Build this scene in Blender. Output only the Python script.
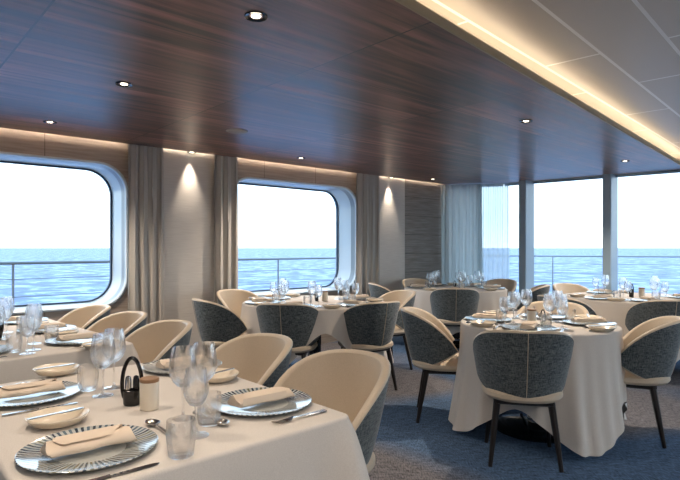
import bpy, math, random
from mathutils import Vector, Matrix
random.seed(7)
PI = math.pi
S = bpy.context.scene
C = bpy.context.scene.collection
for o in list(bpy.data.objects):
    bpy.data.objects.remove(o)

# ------------------------------------------------------------------ camera
F = 540.0
cam_d = bpy.data.cameras.new('camera')
cam = bpy.data.objects.new('camera', cam_d); C.objects.link(cam)
cam.location = (0, 0, 1.27); cam.rotation_euler = (PI/2, 0, 0)
cam_d.sensor_width = 36; cam_d.lens = F/680*36; cam_d.shift_y = 7.7/680
cam_d.clip_end = 30000; cam_d.clip_start = 0.02
S.camera = cam
S.view_settings.view_transform = 'Standard'
S.view_settings.look = 'None'
S.view_settings.gamma = 1
S.view_settings.use_curve_mapping = False
S.view_settings.exposure = 0.95
S.cycles.use_denoising = True
S.cycles.max_bounces = 10
S.cycles.diffuse_bounces = 5
S.cycles.glossy_bounces = 5
S.cycles.transparent_max_bounces = 24
S.cycles.sample_clamp_indirect = 6

# ------------------------------------------------------------------ sky
W = bpy.data.worlds.new('sky'); S.world = W; W.use_nodes = True
nt = W.node_tree; nt.nodes.clear()
wo = nt.nodes.new('ShaderNodeOutputWorld'); bg = nt.nodes.new('ShaderNodeBackground')
tc = nt.nodes.new('ShaderNodeTexCoord'); sx = nt.nodes.new('ShaderNodeSeparateXYZ')
mp = nt.nodes.new('ShaderNodeMapping'); mp.inputs['Scale'].default_value = (1.5, 1.5, 7)
nz = nt.nodes.new('ShaderNodeTexNoise'); nz.inputs['Scale'].default_value = 2.2; nz.inputs['Detail'].default_value = 5
ad = nt.nodes.new('ShaderNodeMath'); ad.operation = 'MULTIPLY_ADD'; ad.inputs[1].default_value = 0.10
cr = nt.nodes.new('ShaderNodeValToRGB')
e = cr.color_ramp.elements
e[0].position = 0.0; e[0].color = (0.84, 0.93, 0.99, 1)
e[1].position = 1.0; e[1].color = (0.50, 0.74, 1.0, 1)
for p, c in ((0.05, (0.68, 0.87, 1.02, 1)), (0.13, (0.74, 0.92, 1.07, 1)), (0.45, (0.60, 0.84, 1.12, 1))):
    x = e.new(p); x.color = c
nt.links.new(tc.outputs['Generated'], mp.inputs[0]); nt.links.new(mp.outputs[0], nz.inputs['Vector'])
nt.links.new(tc.outputs['Generated'], sx.inputs[0])
nt.links.new(nz.outputs['Fac'], ad.inputs[0]); nt.links.new(sx.outputs['Z'], ad.inputs[2])
sb = nt.nodes.new('ShaderNodeMath'); sb.operation = 'SUBTRACT'; sb.inputs[1].default_value = 0.05
nt.links.new(ad.outputs[0], sb.inputs[0]); nt.links.new(sb.outputs[0], cr.inputs[0])
nt.links.new(cr.outputs[0], bg.inputs['Color']); bg.inputs['Strength'].default_value = 1.6
nt.links.new(bg.outputs[0], wo.inputs['Surface'])

# brightness of the room's lamps and of the added fill
DOWN_W = 34.0      # each downlight
WASH_W = 30.0
LED_E = 3.6        # cove strip emission
FILL_E = 7.5      # unseen fill panels added behind the camera
WARM = (1.0, 0.84, 0.68)

# ------------------------------------------------------------------ helpers
class MB:
    def __init__(s): s.v = []; s.f = []
    def add(s, vs, fs):
        n = len(s.v); s.v += [tuple(v) for v in vs]; s.f += [tuple(i+n for i in f) for f in fs]
    def box(s, x0, x1, y0, y1, z0, z1, bev=0.0, M=None):
        if bev <= 0:
            vs = [(x, y, z) for z in (z0, z1) for y in (y0, y1) for x in (x0, x1)]
            fs = [(0,2,3,1),(4,5,7,6),(0,1,5,4),(2,6,7,3),(0,4,6,2),(1,3,7,5)]
        else:
            b = min(bev, (x1-x0)/2.01, (y1-y0)/2.01, (z1-z0)/2.01)
            def ring(z, i):
                return [(x0+i+b,y0+i,z),(x1-i-b,y0+i,z),(x1-i,y0+i+b,z),(x1-i,y1-i-b,z),(x1-i-b,y1-i,z),(x0+i+b,y1-i,z),(x0+i,y1-i-b,z),(x0+i,y0+i+b,z)]
            vs = ring(z0, b*0.6) + ring(z0+b*0.6, 0) + ring(z1-b*0.6, 0) + ring(z1, b*0.6)
            fs = [tuple(range(7,-1,-1)), tuple(range(24, 32))]
            for r in range(3):
                for k in range(8):
                    fs.append((r*8+k, r*8+(k+1)%8, r*8+8+(k+1)%8, r*8+8+k))
        if M is not None: vs = [tuple(M @ Vector(v)) for v in vs]
        s.add(vs, fs)
    def lathe(s, prof, n=24, c=(0,0), sx=1, sy=1, cap0=False, cap1=False):
        vs = []
        for r, z in prof:
            for k in range(n):
                a = 2*PI*k/n; vs.append((c[0]+r*sx*math.cos(a), c[1]+r*sy*math.sin(a), z))
        fs = []
        for i in range(len(prof)-1):
            for k in range(n):
                fs.append((i*n+k, i*n+(k+1)%n, (i+1)*n+(k+1)%n, (i+1)*n+k))
        if cap0: fs.append(tuple(range(n-1, -1, -1)))
        if cap1: m = (len(prof)-1)*n; fs.append(tuple(m+k for k in range(n)))
        s.add(vs, fs)
    def tube(s, pts, rad, n=8, closed=False, caps=True, sq=1.0):
        pts = [Vector(p) for p in pts]; m = len(pts)
        rads = rad if isinstance(rad, (list, tuple)) else [rad]*m
        vs = []; up0 = None
        for i, p in enumerate(pts):
            if closed: t = pts[(i+1) % m]-pts[i-1]
            else: t = pts[min(i+1, m-1)]-pts[max(i-1, 0)]
            t.normalize()
            if up0 is None:
                up0 = Vector((0,0,1)) if abs(t.z) < 0.9 else Vector((0,1,0))
            a = up0-t*up0.dot(t)
            if a.length < 1e-5: a = t.orthogonal()
            a.normalize(); b = t.cross(a); up0 = a
            for k in range(n):
                w = 2*PI*k/n
                vs.append(tuple(p+(a*math.cos(w)*sq+b*math.sin(w))*rads[i]))
        fs = []
        for i in range(m if closed else m-1):
            j = (i+1) % m
            for k in range(n):
                fs.append((i*n+k, i*n+(k+1)%n, j*n+(k+1)%n, j*n+k))
        if caps and not closed:
            fs.append(tuple(range(n-1,-1,-1))); fs.append(tuple((m-1)*n+k for k in range(n)))
        s.add(vs, fs)
    def build(s, name, mat, parent=None, smooth=True, auto=True):
        me = bpy.data.meshes.new(name); me.from_pydata(s.v, [], s.f); me.update()
        me.materials.append(mat)
        if smooth:
            me.polygons.foreach_set('use_smooth', [True]*len(me.polygons))
            if auto:
                try: me.set_sharp_from_angle(angle=math.radians(38))
                except Exception: pass
        o = bpy.data.objects.new(name, me); C.objects.link(o)
        if parent is not None: o.parent = parent
        return o

def tag(o, label=None, cat=None, group=None, kind=None):
    if label: o['label'] = label
    if cat: o['category'] = cat
    if group: o['group'] = group
    if kind: o['kind'] = kind
    return o
def empty(name, loc=(0,0,0), rz=0):
    o = bpy.data.objects.new(name, None); C.objects.link(o); o.empty_display_size = 0.1
    o.location = loc; o.rotation_euler = (0, 0, rz); return o
def dup(root):
    r = root.copy(); C.objects.link(r)
    for ch in list(root.children):
        c = ch.copy(); C.objects.link(c); c.parent = r
        for g in list(ch.children):
            d = g.copy(); C.objects.link(d); d.parent = c
    return r
CACHE = {}
def place(kind, maker, loc, rz, label, cat, group=None):
    if kind not in CACHE: o = CACHE[kind] = maker()
    else: o = dup(CACHE[kind])
    o.location = loc; o.rotation_euler = (0, 0, rz)
    for k in ('group',):
        if k in o.keys(): del o[k]
    tag(o, label, cat, group)
    return o

# ------------------------------------------------------------------ materials
def mat(name, col=(0.5,0.5,0.5), rough=0.5, metal=0.0, spec=0.5, coat=0.0, emis=None, estr=0):
    m = bpy.data.materials.new(name); m.use_nodes = True
    b = m.node_tree.nodes['Principled BSDF']
    b.inputs['Base Color'].default_value = (*col, 1); b.inputs['Roughness'].default_value = rough
    b.inputs['Metallic'].default_value = metal; b.inputs['Specular IOR Level'].default_value = spec
    b.inputs['Coat Weight'].default_value = coat; b.inputs['Coat Roughness'].default_value = 0.08
    if emis: b.inputs['Emission Color'].default_value = (*emis, 1); b.inputs['Emission Strength'].default_value = estr
    return m
def nodes(m): return m.node_tree, m.node_tree.nodes['Principled BSDF']
def tex_noise(m, scale=(1,1,1), nscale=5, detail=3, c0=(0,0,0), c1=(1,1,1), p0=0.3, p1=0.7, bump=0.0, bdist=0.01, rough=None):
    t, b = nodes(m)
    tc = t.nodes.new('ShaderNodeTexCoord'); mp = t.nodes.new('ShaderNodeMapping'); mp.inputs['Scale'].default_value = scale
    n = t.nodes.new('ShaderNodeTexNoise'); n.inputs['Scale'].default_value = nscale; n.inputs['Detail'].default_value = detail
    r = t.nodes.new('ShaderNodeValToRGB'); r.color_ramp.elements[0].position = p0; r.color_ramp.elements[1].position = p1
    r.color_ramp.elements[0].color = (*c0, 1); r.color_ramp.elements[1].color = (*c1, 1)
    t.links.new(tc.outputs['Object'], mp.inputs[0]); t.links.new(mp.outputs[0], n.inputs['Vector'])
    t.links.new(n.outputs['Fac'], r.inputs[0]); t.links.new(r.outputs[0], b.inputs['Base Color'])
    if bump:
        bp = t.nodes.new('ShaderNodeBump'); bp.inputs['Strength'].default_value = bump; bp.inputs['Distance'].default_value = bdist
        t.links.new(n.outputs['Fac'], bp.inputs['Height']); t.links.new(bp.outputs[0], b.inputs['Normal'])
    return t, b, tc, n, r
def thin_glass(name, tint=(0.95,0.97,0.98), base=0.04, top=0.75, power=3.0, rough=0.0):
    m = bpy.data.materials.new(name); m.use_nodes = True; t = m.node_tree; t.nodes.clear()
    o = t.nodes.new('ShaderNodeOutputMaterial'); mx = t.nodes.new('ShaderNodeMixShader')
    tr = t.nodes.new('ShaderNodeBsdfTransparent'); tr.inputs[0].default_value = (*tint, 1)
    gl = t.nodes.new('ShaderNodeBsdfGlossy'); gl.inputs['Roughness'].default_value = rough
    gl.inputs['Color'].default_value = (1,1,1,1)
    lw = t.nodes.new('ShaderNodeLayerWeight'); lw.inputs[0].default_value = 0.5
    p = t.nodes.new('ShaderNodeMath'); p.operation = 'POWER'; p.inputs[1].default_value = power
    a = t.nodes.new('ShaderNodeMath'); a.operation = 'MULTIPLY_ADD'; a.inputs[1].default_value = top; a.inputs[2].default_value = base
    t.links.new(lw.outputs['Facing'], p.inputs[0]); t.links.new(p.outputs[0], a.inputs[0]); t.links.new(a.outputs[0], mx.inputs[0])
    t.links.new(tr.outputs[0], mx.inputs[1]); t.links.new(gl.outputs[0], mx.inputs[2]); t.links.new(mx.outputs[0], o.inputs[0])
    return m

M_ = {}
def wood_ceiling():
    m = mat('walnut_ceiling', rough=0.28, spec=0.8, coat=0.2); m.node_tree.nodes['Principled BSDF'].inputs['Coat Roughness'].default_value = 0.25
    t, b, tc, n, r = tex_noise(m, (0.55, 8, 1), 2.2, 8, (0.042,0.016,0.014), (0.36,0.165,0.130), 0.36, 0.68)
    # groove grid: u seams every 1.34 m, n seams every 1.3 m
    sp = t.nodes.new('ShaderNodeSeparateXYZ'); t.links.new(tc.outputs['Object'], sp.inputs[0])
    def groove(sock, off, per, w):
        a = t.nodes.new('ShaderNodeMath'); a.operation = 'SUBTRACT'; a.inputs[1].default_value = off; t.links.new(sock, a.inputs[0])
        d = t.nodes.new('ShaderNodeMath'); d.operation = 'DIVIDE'; d.inputs[1].default_value = per; t.links.new(a.outputs[0], d.inputs[0])
        f = t.nodes.new('ShaderNodeMath'); f.operation = 'FLOORED_MODULO'; f.inputs[1].default_value = 1; t.links.new(d.outputs[0], f.inputs[0])
        l = t.nodes.new('ShaderNodeMath'); l.operation = 'LESS_THAN'; l.inputs[1].default_value = w/per; t.links.new(f.outputs[0], l.inputs[0])
        fl = t.nodes.new('ShaderNodeMath'); fl.operation = 'FLOOR'; t.links.new(d.outputs[0], fl.inputs[0])
        return l.outputs[0], fl.outputs[0]
    g1, f1 = groove(sp.outputs['X'], 0.61, 1.34, 0.010)
    g2, f2 = groove(sp.outputs['Y'], 1.12, 1.30, 0.009)
    g3, f3 = groove(sp.outputs['Y'], 0.0, 0.13, 0.0)
    mx = t.nodes.new('ShaderNodeMath'); mx.operation = 'MAXIMUM'; t.links.new(g1, mx.inputs[0]); t.links.new(g2, mx.inputs[1])
    # plank to plank tone
    cb = t.nodes.new('ShaderNodeCombineXYZ'); t.links.new(f1, cb.inputs[0]); t.links.new(f3, cb.inputs[1])
    wn = t.nodes.new('ShaderNodeTexWhiteNoise'); t.links.new(cb.outputs[0], wn.inputs['Vector'])
    mr = t.nodes.new('ShaderNodeMapRange'); mr.inputs['To Min'].default_value = 0.55; mr.inputs['To Max'].default_value = 1.35
    t.links.new(wn.outputs['Value'], mr.inputs['Value'])
    ml = t.nodes.new('ShaderNodeMix'); ml.data_type = 'RGBA'; ml.blend_type = 'MULTIPLY'; ml.inputs[0].default_value = 1
    t.links.new(r.outputs[0], ml.inputs[6]); t.links.new(mr.outputs[0], ml.inputs[7])
    m2 = t.nodes.new('ShaderNodeMix'); m2.data_type = 'RGBA'; m2.inputs[7].default_value = (0.008,0.005,0.004,1)
    t.links.new(mx.outputs[0], m2.inputs[0]); t.links.new(ml.outputs[2], m2.inputs[6]); t.links.new(m2.outputs[2], b.inputs['Base Color'])
    rr = t.nodes.new('ShaderNodeMapRange'); rr.inputs['To Min'].default_value = 0.26; rr.inputs['To Max'].default_value = 0.46
    t.links.new(n.outputs['Fac'], rr.inputs['Value']); t.links.new(rr.outputs[0], b.inputs['Roughness'])
    return m
def tweed(name, c0, c1):
    m = mat(name, rough=0.85, spec=0.25)
    t, b = nodes(m)
    tc = t.nodes.new('ShaderNodeTexCoord')
    outs = []
    for sc in ((30, 30, 230), (230, 230, 30)):
        mp = t.nodes.new('ShaderNodeMapping'); mp.inputs['Scale'].default_value = sc
        n = t.nodes.new('ShaderNodeTexNoise'); n.inputs['Scale'].default_value = 1.0; n.inputs['Detail'].default_value = 2
        t.links.new(tc.outputs['Object'], mp.inputs[0]); t.links.new(mp.outputs[0], n.inputs['Vector']); outs.append(n.outputs['Fac'])
    a = t.nodes.new('ShaderNodeMath'); a.operation = 'ADD'; t.links.new(outs[0], a.inputs[0]); t.links.new(outs[1], a.inputs[1])
    r = t.nodes.new('ShaderNodeMapRange'); r.inputs['From Min'].default_value = 0.75; r.inputs['From Max'].default_value = 1.3
    t.links.new(a.outputs[0], r.inputs['Value'])
    mx = t.nodes.new('ShaderNodeMix'); mx.data_type = 'RGBA'; mx.inputs[6].default_value = (*c0,1); mx.inputs[7].default_value = (*c1,1)
    t.links.new(r.outputs[0], mx.inputs[0]); t.links.new(mx.outputs[2], b.inputs['Base Color'])
    bp = t.nodes.new('ShaderNodeBump'); bp.inputs['Strength'].default_value = 0.35; bp.inputs['Distance'].default_value = 0.002
    t.links.new(a.outputs[0], bp.inputs['Height']); t.links.new(bp.outputs[0], b.inputs['Normal'])
    b.inputs['Sheen Weight'].default_value = 0.35; b.inputs['Sheen Roughness'].default_value = 0.4
    return m
M_['walnut'] = wood_ceiling()
M_['tweed'] = tweed('slate_tweed', (0.022,0.034,0.043), (0.185,0.205,0.205))
M_['cream'] = mat('cream_leather', (0.60,0.47,0.33), 0.42, spec=0.4)
tex_noise(M_['cream'], (1,1,1), 260, 2, (0.56,0.465,0.35), (0.63,0.53,0.41), 0.3, 0.7, 0.06, 0.001)
M_['leg'] = mat('dark_stained_wood', (0.016,0.012,0.011), 0.38)
M_['linen'] = mat('white_linen', (0.66,0.61,0.55), 0.8, spec=0.2)
tex_noise(M_['linen'], (1,1,1), 320, 2, (0.60,0.555,0.505), (0.68,0.635,0.585), 0.3, 0.7, 0.12, 0.0008)
M_['napkin'] = mat('cream_napkin', (0.72,0.60,0.48), 0.85, spec=0.2)
M_['china'] = mat('cream_china', (0.78,0.68,0.54), 0.22)
M_['steel'] = mat('polished_steel', (0.62,0.60,0.58), 0.16, metal=1)
M_['chrome'] = mat('chrome', (0.75,0.77,0.8), 0.08, metal=1)
M_['black'] = mat('black_gloss', (0.008,0.008,0.009), 0.12)
M_['lidwood'] = mat('lid_wood', (0.30,0.17,0.09), 0.4)
M_['ceramic'] = mat('ivory_ceramic', (0.72,0.64,0.52), 0.3)
M_['glass'] = mat('clear_drinking_glass', (1,1,1), 0.0)
_t, _b = nodes(M_['glass']); _b.inputs['Transmission Weight'].default_value = 1.0; _b.inputs['IOR'].default_value = 1.45
_tr = _t.nodes.new('ShaderNodeBsdfTransparent'); _mx = _t.nodes.new('ShaderNodeMixShader'); _mx.inputs[0].default_value = 0.55
_t.links.new(_tr.outputs[0], _mx.inputs[1]); _t.links.new(_b.outputs[0], _mx.inputs[2]); _t.links.new(_mx.outputs[0], _t.nodes['Material Output'].inputs[0])
M_['pane'] = thin_glass('window_glass', (0.95,0.985,1.0), 0.03, 0.6, 5)
M_['lacquer'] = mat('white_lacquer', (0.62,0.70,0.76), 0.18)
M_['reveal_grey'] = mat('grey_reveal_lining', (0.26,0.31,0.35), 0.3)
M_['gasket'] = mat('dark_gasket', (0.02,0.045,0.09), 0.4)
M_['mullion'] = mat('blue_grey_mullion', (0.36,0.47,0.56), 0.35)
M_['veneer'] = mat('taupe_veneer', rough=0.55, spec=0.3)
tex_noise(M_['veneer'], (1.2, 1, 22), 2.0, 5, (0.34,0.28,0.235), (0.54,0.46,0.39), 0.3, 0.75)
M_['veneer_dark'] = mat('smoked_oak_veneer', rough=0.55, spec=0.3)
tex_noise(M_['veneer_dark'], (1.5, 1, 20), 2.0, 5, (0.24,0.205,0.175), (0.42,0.365,0.32), 0.3, 0.75)
M_['pillar'] = mat('woven_wallcovering', rough=0.8, spec=0.2)
tex_noise(M_['pillar'], (3, 3, 90), 2.0, 3, (0.64,0.60,0.55), (0.74,0.70,0.65), 0.3, 0.7, 0.3, 0.003)
M_['curtain'] = mat('taupe_curtain', (0.50,0.47,0.43), 0.9, spec=0.15)
M_['curtain'].node_tree.nodes['Principled BSDF'].inputs['Sheen Weight'].default_value = 0.2
M_['beige'] = mat('satin_ceiling_panel', (0.50,0.46,0.41), 0.34, spec=0.5)
M_['fascia'] = mat('tan_fascia', (0.46,0.38,0.24), 0.5)
M_['perf'] = mat('cove_riser', (0.78,0.72,0.62), 0.6)
M_['led'] = mat('led_strip', (1,0.9,0.7), 0.5, emis=(1.0,0.82,0.58), estr=LED_E)
M_['led2'] = mat('led_strip_window_side', (1,0.9,0.7), 0.5, emis=(1.0,0.83,0.66), estr=LED_E*5)
M_['lamp'] = mat('lamp_lens', (1,0.95,0.9), 0.3, emis=(1.0,0.86,0.66), estr=4)
M_['panel'] = mat('fill_panel_glow', (1,1,1), 0.5, emis=(1.0,0.92,0.84), estr=FILL_E)
M_['grey'] = mat('grey_speaker_cover', (0.34,0.30,0.28), 0.6)
M_['deck'] = mat('teak_deck', (0.30,0.22,0.15), 0.7)
M_['wall'] = mat('plain_beige_wall', (0.42,0.37,0.32), 0.7)
M_['white_hull'] = mat('white_hull_paint', (0.7,0.72,0.74), 0.4)

def add_seams(m, per, off, col, w=0.005, axis='X'):
    t, b = nodes(m)
    src = b.inputs['Base Color'].links[0].from_socket if b.inputs['Base Color'].links else None
    tc = t.nodes.new('ShaderNodeTexCoord'); sp = t.nodes.new('ShaderNodeSeparateXYZ'); t.links.new(tc.outputs['Object'], sp.inputs[0])
    a = t.nodes.new('ShaderNodeMath'); a.operation = 'SUBTRACT'; a.inputs[1].default_value = off; t.links.new(sp.outputs[axis], a.inputs[0])
    d = t.nodes.new('ShaderNodeMath'); d.operation = 'FLOORED_MODULO'; d.inputs[1].default_value = per; t.links.new(a.outputs[0], d.inputs[0])
    l = t.nodes.new('ShaderNodeMath'); l.operation = 'LESS_THAN'; l.inputs[1].default_value = w; t.links.new(d.outputs[0], l.inputs[0])
    mx = t.nodes.new('ShaderNodeMix'); mx.data_type = 'RGBA'; mx.inputs[7].default_value = (*col,1)
    if src: t.links.new(src, mx.inputs[6])
    else: mx.inputs[6].default_value = b.inputs['Base Color'].default_value
    t.links.new(l.outputs[0], mx.inputs[0]); t.links.new(mx.outputs[2], b.inputs['Base Color'])
add_seams(M_['veneer'], 0.80, 0.35, (0.10,0.08,0.07))
add_seams(M_['veneer_dark'], 0.29, 0.02, (0.05,0.04,0.035), 0.005, 'Z')
# satin ceiling panels in staggered strips
t, b = nodes(M_['beige'])
tc = t.nodes.new('ShaderNodeTexCoord'); br = t.nodes.new('ShaderNodeTexBrick')
br.offset = 0.45; br.inputs['Scale'].default_value = 1; br.inputs['Brick Width'].default_value = 1.75; br.inputs['Row Height'].default_value = 0.345
br.inputs['Mortar Size'].default_value = 0.010; br.inputs['Mortar Smooth'].default_value = 0
br.inputs['Color1'].default_value = (0.50,0.45,0.40,1); br.inputs['Color2'].default_value = (0.53,0.48,0.43,1); br.inputs['Mortar'].default_value = (0.85,0.83,0.80,1)
t.links.new(tc.outputs['Object'], br.inputs['Vector']); t.links.new(br.outputs['Color'], b.inputs['Base Color'])
# carpet: blue and taupe weave in broad drifting shapes
m = M_['carpet'] = mat('carpet', rough=0.95, spec=0.1)
t, b = nodes(m); tc = t.nodes.new('ShaderNodeTexCoord')
def nn(scale, mapping, detail=2, rot=0):
    mp = t.nodes.new('ShaderNodeMapping'); mp.inputs['Scale'].default_value = mapping; mp.inputs['Rotation'].default_value = (0,0,rot)
    n = t.nodes.new('ShaderNodeTexNoise'); n.inputs['Scale'].default_value = scale; n.inputs['Detail'].default_value = detail
    t.links.new(tc.outputs['Object'], mp.inputs[0]); t.links.new(mp.outputs[0], n.inputs['Vector']); return n.outputs['Fac']
big = nn(0.55, (1,1,1), 1); wv = nn(1, (14,120,1), 3, 0.4); wv2 = nn(1, (130,30,1), 3, 0.4)
r1 = t.nodes.new('ShaderNodeValToRGB'); r1.color_ramp.elements[0].position = 0.46; r1.color_ramp.elements[1].position = 0.54
r1.color_ramp.elements[0].color = (0.075,0.125,0.21,1); r1.color_ramp.elements[1].color = (0.15,0.145,0.155,1)
t.links.new(big, r1.inputs[0])
sm = t.nodes.new('ShaderNodeMath'); sm.operation = 'ADD'; t.links.new(wv, sm.inputs[0]); t.links.new(wv2, sm.inputs[1])
mr = t.nodes.new('ShaderNodeMapRange'); mr.inputs['From Min'].default_value = 0.7; mr.inputs['From Max'].default_value = 1.3; mr.inputs['To Min'].default_value = 0.35; mr.inputs['To Max'].default_value = 1.9
t.links.new(sm.outputs[0], mr.inputs['Value'])
ml = t.nodes.new('ShaderNodeMix'); ml.data_type = 'RGBA'; ml.blend_type = 'MULTIPLY'; ml.inputs[0].default_value = 1
t.links.new(r1.outputs[0], ml.inputs[6]); t.links.new(mr.outputs[0], ml.inputs[7]); t.links.new(ml.outputs[2], b.inputs['Base Color'])
bp = t.nodes.new('ShaderNodeBump'); bp.inputs['Strength'].default_value = 0.5; bp.inputs['Distance'].default_value = 0.004
t.links.new(sm.outputs[0], bp.inputs['Height']); t.links.new(bp.outputs[0], b.inputs['Normal'])
# striped glass charger (radial ribs of blue, olive and clear grey)
m = M_['charger'] = mat('striped_glass', rough=0.12, spec=0.8, coat=0.6)
t, b = nodes(m); tc = t.nodes.new('ShaderNodeTexCoord'); gr = t.nodes.new('ShaderNodeTexGradient'); gr.gradient_type = 'RADIAL'
t.links.new(tc.outputs['Object'], gr.inputs[0])
k = t.nodes.new('ShaderNodeMath'); k.operation = 'MULTIPLY'; k.inputs[1].default_value = 64; t.links.new(gr.outputs['Fac'], k.inputs[0])
fl = t.nodes.new('ShaderNodeMath'); fl.operation = 'FLOOR'; t.links.new(k.outputs[0], fl.inputs[0])
wn = t.nodes.new('ShaderNodeTexWhiteNoise'); wn.noise_dimensions = '1D'; t.links.new(fl.outputs[0], wn.inputs['W'])
fr = t.nodes.new('ShaderNodeMath'); fr.operation = 'FRACT'; t.links.new(k.outputs[0], fr.inputs[0])
lt = t.nodes.new('ShaderNodeMath'); lt.operation = 'LESS_THAN'; lt.inputs[1].default_value = 0.48; t.links.new(fr.outputs[0], lt.inputs[0])
r2 = t.nodes.new('ShaderNodeValToRGB'); r2.color_ramp.interpolation = 'CONSTANT'
els = r2.color_ramp.elements; els[0].color = (0.030,0.055,0.085,1); els[1].position = 0.35; els[1].color = (0.12,0.17,0.21,1)
x = els.new(0.6); x.color = (0.17,0.17,0.10,1); x = els.new(0.8); x.color = (0.05,0.08,0.12,1)
t.links.new(wn.outputs['Value'], r2.inputs[0])
ln = t.nodes.new('ShaderNodeVectorMath'); ln.operation = 'LENGTH'; t.links.new(tc.outputs['Object'], ln.inputs[0])
gt = t.nodes.new('ShaderNodeMath'); gt.operation = 'GREATER_THAN'; gt.inputs[1].default_value = 0.088; t.links.new(ln.outputs['Value'], gt.inputs[0])
mm_ = t.nodes.new('ShaderNodeMath'); mm_.operation = 'MULTIPLY'; t.links.new(lt.outputs[0], mm_.inputs[0]); t.links.new(gt.outputs[0], mm_.inputs[1])
mx = t.nodes.new('ShaderNodeMix'); mx.data_type = 'RGBA'; mx.inputs[6].default_value = (0.52,0.54,0.52,1)
t.links.new(mm_.outputs[0], mx.inputs[0]); t.links.new(r2.outputs[0], mx.inputs[7]); t.links.new(mx.outputs[2], b.inputs['Base Color'])
# sheer curtain
m = M_['sheer'] = bpy.data.materials.new('sheer_voile'); m.use_nodes = True; t = m.node_tree; t.nodes.clear()
o = t.nodes.new('ShaderNodeOutputMaterial'); a = t.nodes.new('ShaderNodeMixShader'); a.inputs[0].default_value = 0.62
tr = t.nodes.new('ShaderNodeBsdfTransparent'); tr.inputs[0].default_value = (0.86,0.95,1,1)
d = t.nodes.new('ShaderNodeBsdfDiffuse'); d.inputs[0].default_value = (0.75,0.76,0.75,1); tl = t.nodes.new('ShaderNodeBsdfTranslucent'); tl.inputs[0].default_value = (0.78,0.82,0.82,1)
m2 = t.nodes.new('ShaderNodeMixShader'); m2.inputs[0].default_value = 0.55
t.links.new(d.outputs[0], m2.inputs[1]); t.links.new(tl.outputs[0], m2.inputs[2]); t.links.new(tr.outputs[0], a.inputs[1]); t.links.new(m2.outputs[0], a.inputs[2]); t.links.new(a.outputs[0], o.inputs[0])
M_['voile2'] = m.copy(); M_['voile2'].name = 'pale_curtain'; [setattr(n_.inputs[0], 'default_value', 0.93) for n_ in M_['voile2'].node_tree.nodes if n_.type == 'MIX_SHADER' and abs(n_.inputs[0].default_value-0.62) < 0.01]
# sea
m = M_['sea'] = mat('sea_water', (0.06,0.2,0.36), 0.45, spec=0.2)
t, b = nodes(m); tc = t.nodes.new('ShaderNodeTexCoord')
mp = t.nodes.new('ShaderNodeMapping'); mp.inputs['Scale'].default_value = (0.045, 0.045, 1); mp.inputs['Rotation'].default_value = (0,0,0.5)
n = t.nodes.new('ShaderNodeTexNoise'); n.inputs['Scale'].default_value = 2.2; n.inputs['Detail'].default_value = 7; n.inputs['Roughness'].default_value = 0.62
n.inputs['Distortion'].default_value = 0.6
t.links.new(tc.outputs['Object'], mp.inputs[0]); t.links.new(mp.outputs[0], n.inputs['Vector'])
r = t.nodes.new('ShaderNodeValToRGB'); e = r.color_ramp.elements
e[0].position = 0.40; e[0].color = (0.012,0.060,0.185,1); e[1].position = 0.60; e[1].color = (0.30,0.40,0.54,1)
x = e.new(0.5); x.color = (0.055,0.145,0.32,1)
t.links.new(n.outputs['Fac'], r.inputs[0]); t.links.new(r.outputs[0], b.inputs['Base Color'])
bp = t.nodes.new('ShaderNodeBump'); bp.inputs['Strength'].default_value = 0.5; bp.inputs['Distance'].default_value = 0.8
t.links.new(n.outputs['Fac'], bp.inputs['Height']); t.links.new(bp.outputs[0], b.inputs['Normal'])

# ------------------------------------------------------------------ frames of the place
A = math.radians(41.9)
U = Vector((math.cos(A), math.sin(A), 0)); N = Vector((-math.sin(A), math.cos(A), 0))
W0 = Vector((-2.966, 4.71, 0))
H = 1.27; HZ = 247.7
CEIL = 2.30; CEIL2 = 2.44
def s_of(px):
    k = (px-340)/F; return (W0.x-k*W0.y)/(k*U.y-U.x)
def at(px, py, z):
    d = (H-z)*F/(py-HZ); return Vector(((px-340)/F*d, d, z))
def un(u, n, z=0): return Vector((U.x*u+N.x*n, U.y*u+N.y*n, z))
WU = W0.dot(U); WN = W0.dot(N)           # wall origin in the (u, n) frame

def onwall(o):
    o.location = W0; o.rotation_euler = (0, 0, A); return o
def struct(o): return tag(o, kind='structure')

# sea and outside deck
mb = MB()
rr = [0, 40, 90, 160, 260, 420, 800, 1600, 3200, 6500, 13000, 25000]
vs = [(0,0,0)]; fs = []; nseg = 72
for r_ in rr[1:]:
    for k in range(nseg): vs.append((r_*math.cos(2*PI*k/nseg), r_*math.sin(2*PI*k/nseg), 0))
for k in range(nseg): fs.append((0, 1+k, 1+(k+1)%nseg))
for i in range(len(rr)-2):
    for k in range(nseg): fs.append((1+i*nseg+k, 1+(i+1)*nseg+k, 1+(i+1)*nseg+(k+1)%nseg, 1+i*nseg+(k+1)%nseg))
mb.add(vs, fs)
sea = mb.build('sea', M_['sea']); sea.location = (0, 0, -13); tag(sea, 'open blue rippled sea reaching to the horizon outside the windows', 'sea', kind='stuff')

# bow window line in plan
BOW = [(1.755,8.94),(2.63,8.70),(3.02,8.36),(3.80,7.68),(4.55,7.05),(5.55,5.95),(6.3,4.7),(6.5,3.4)]
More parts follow.
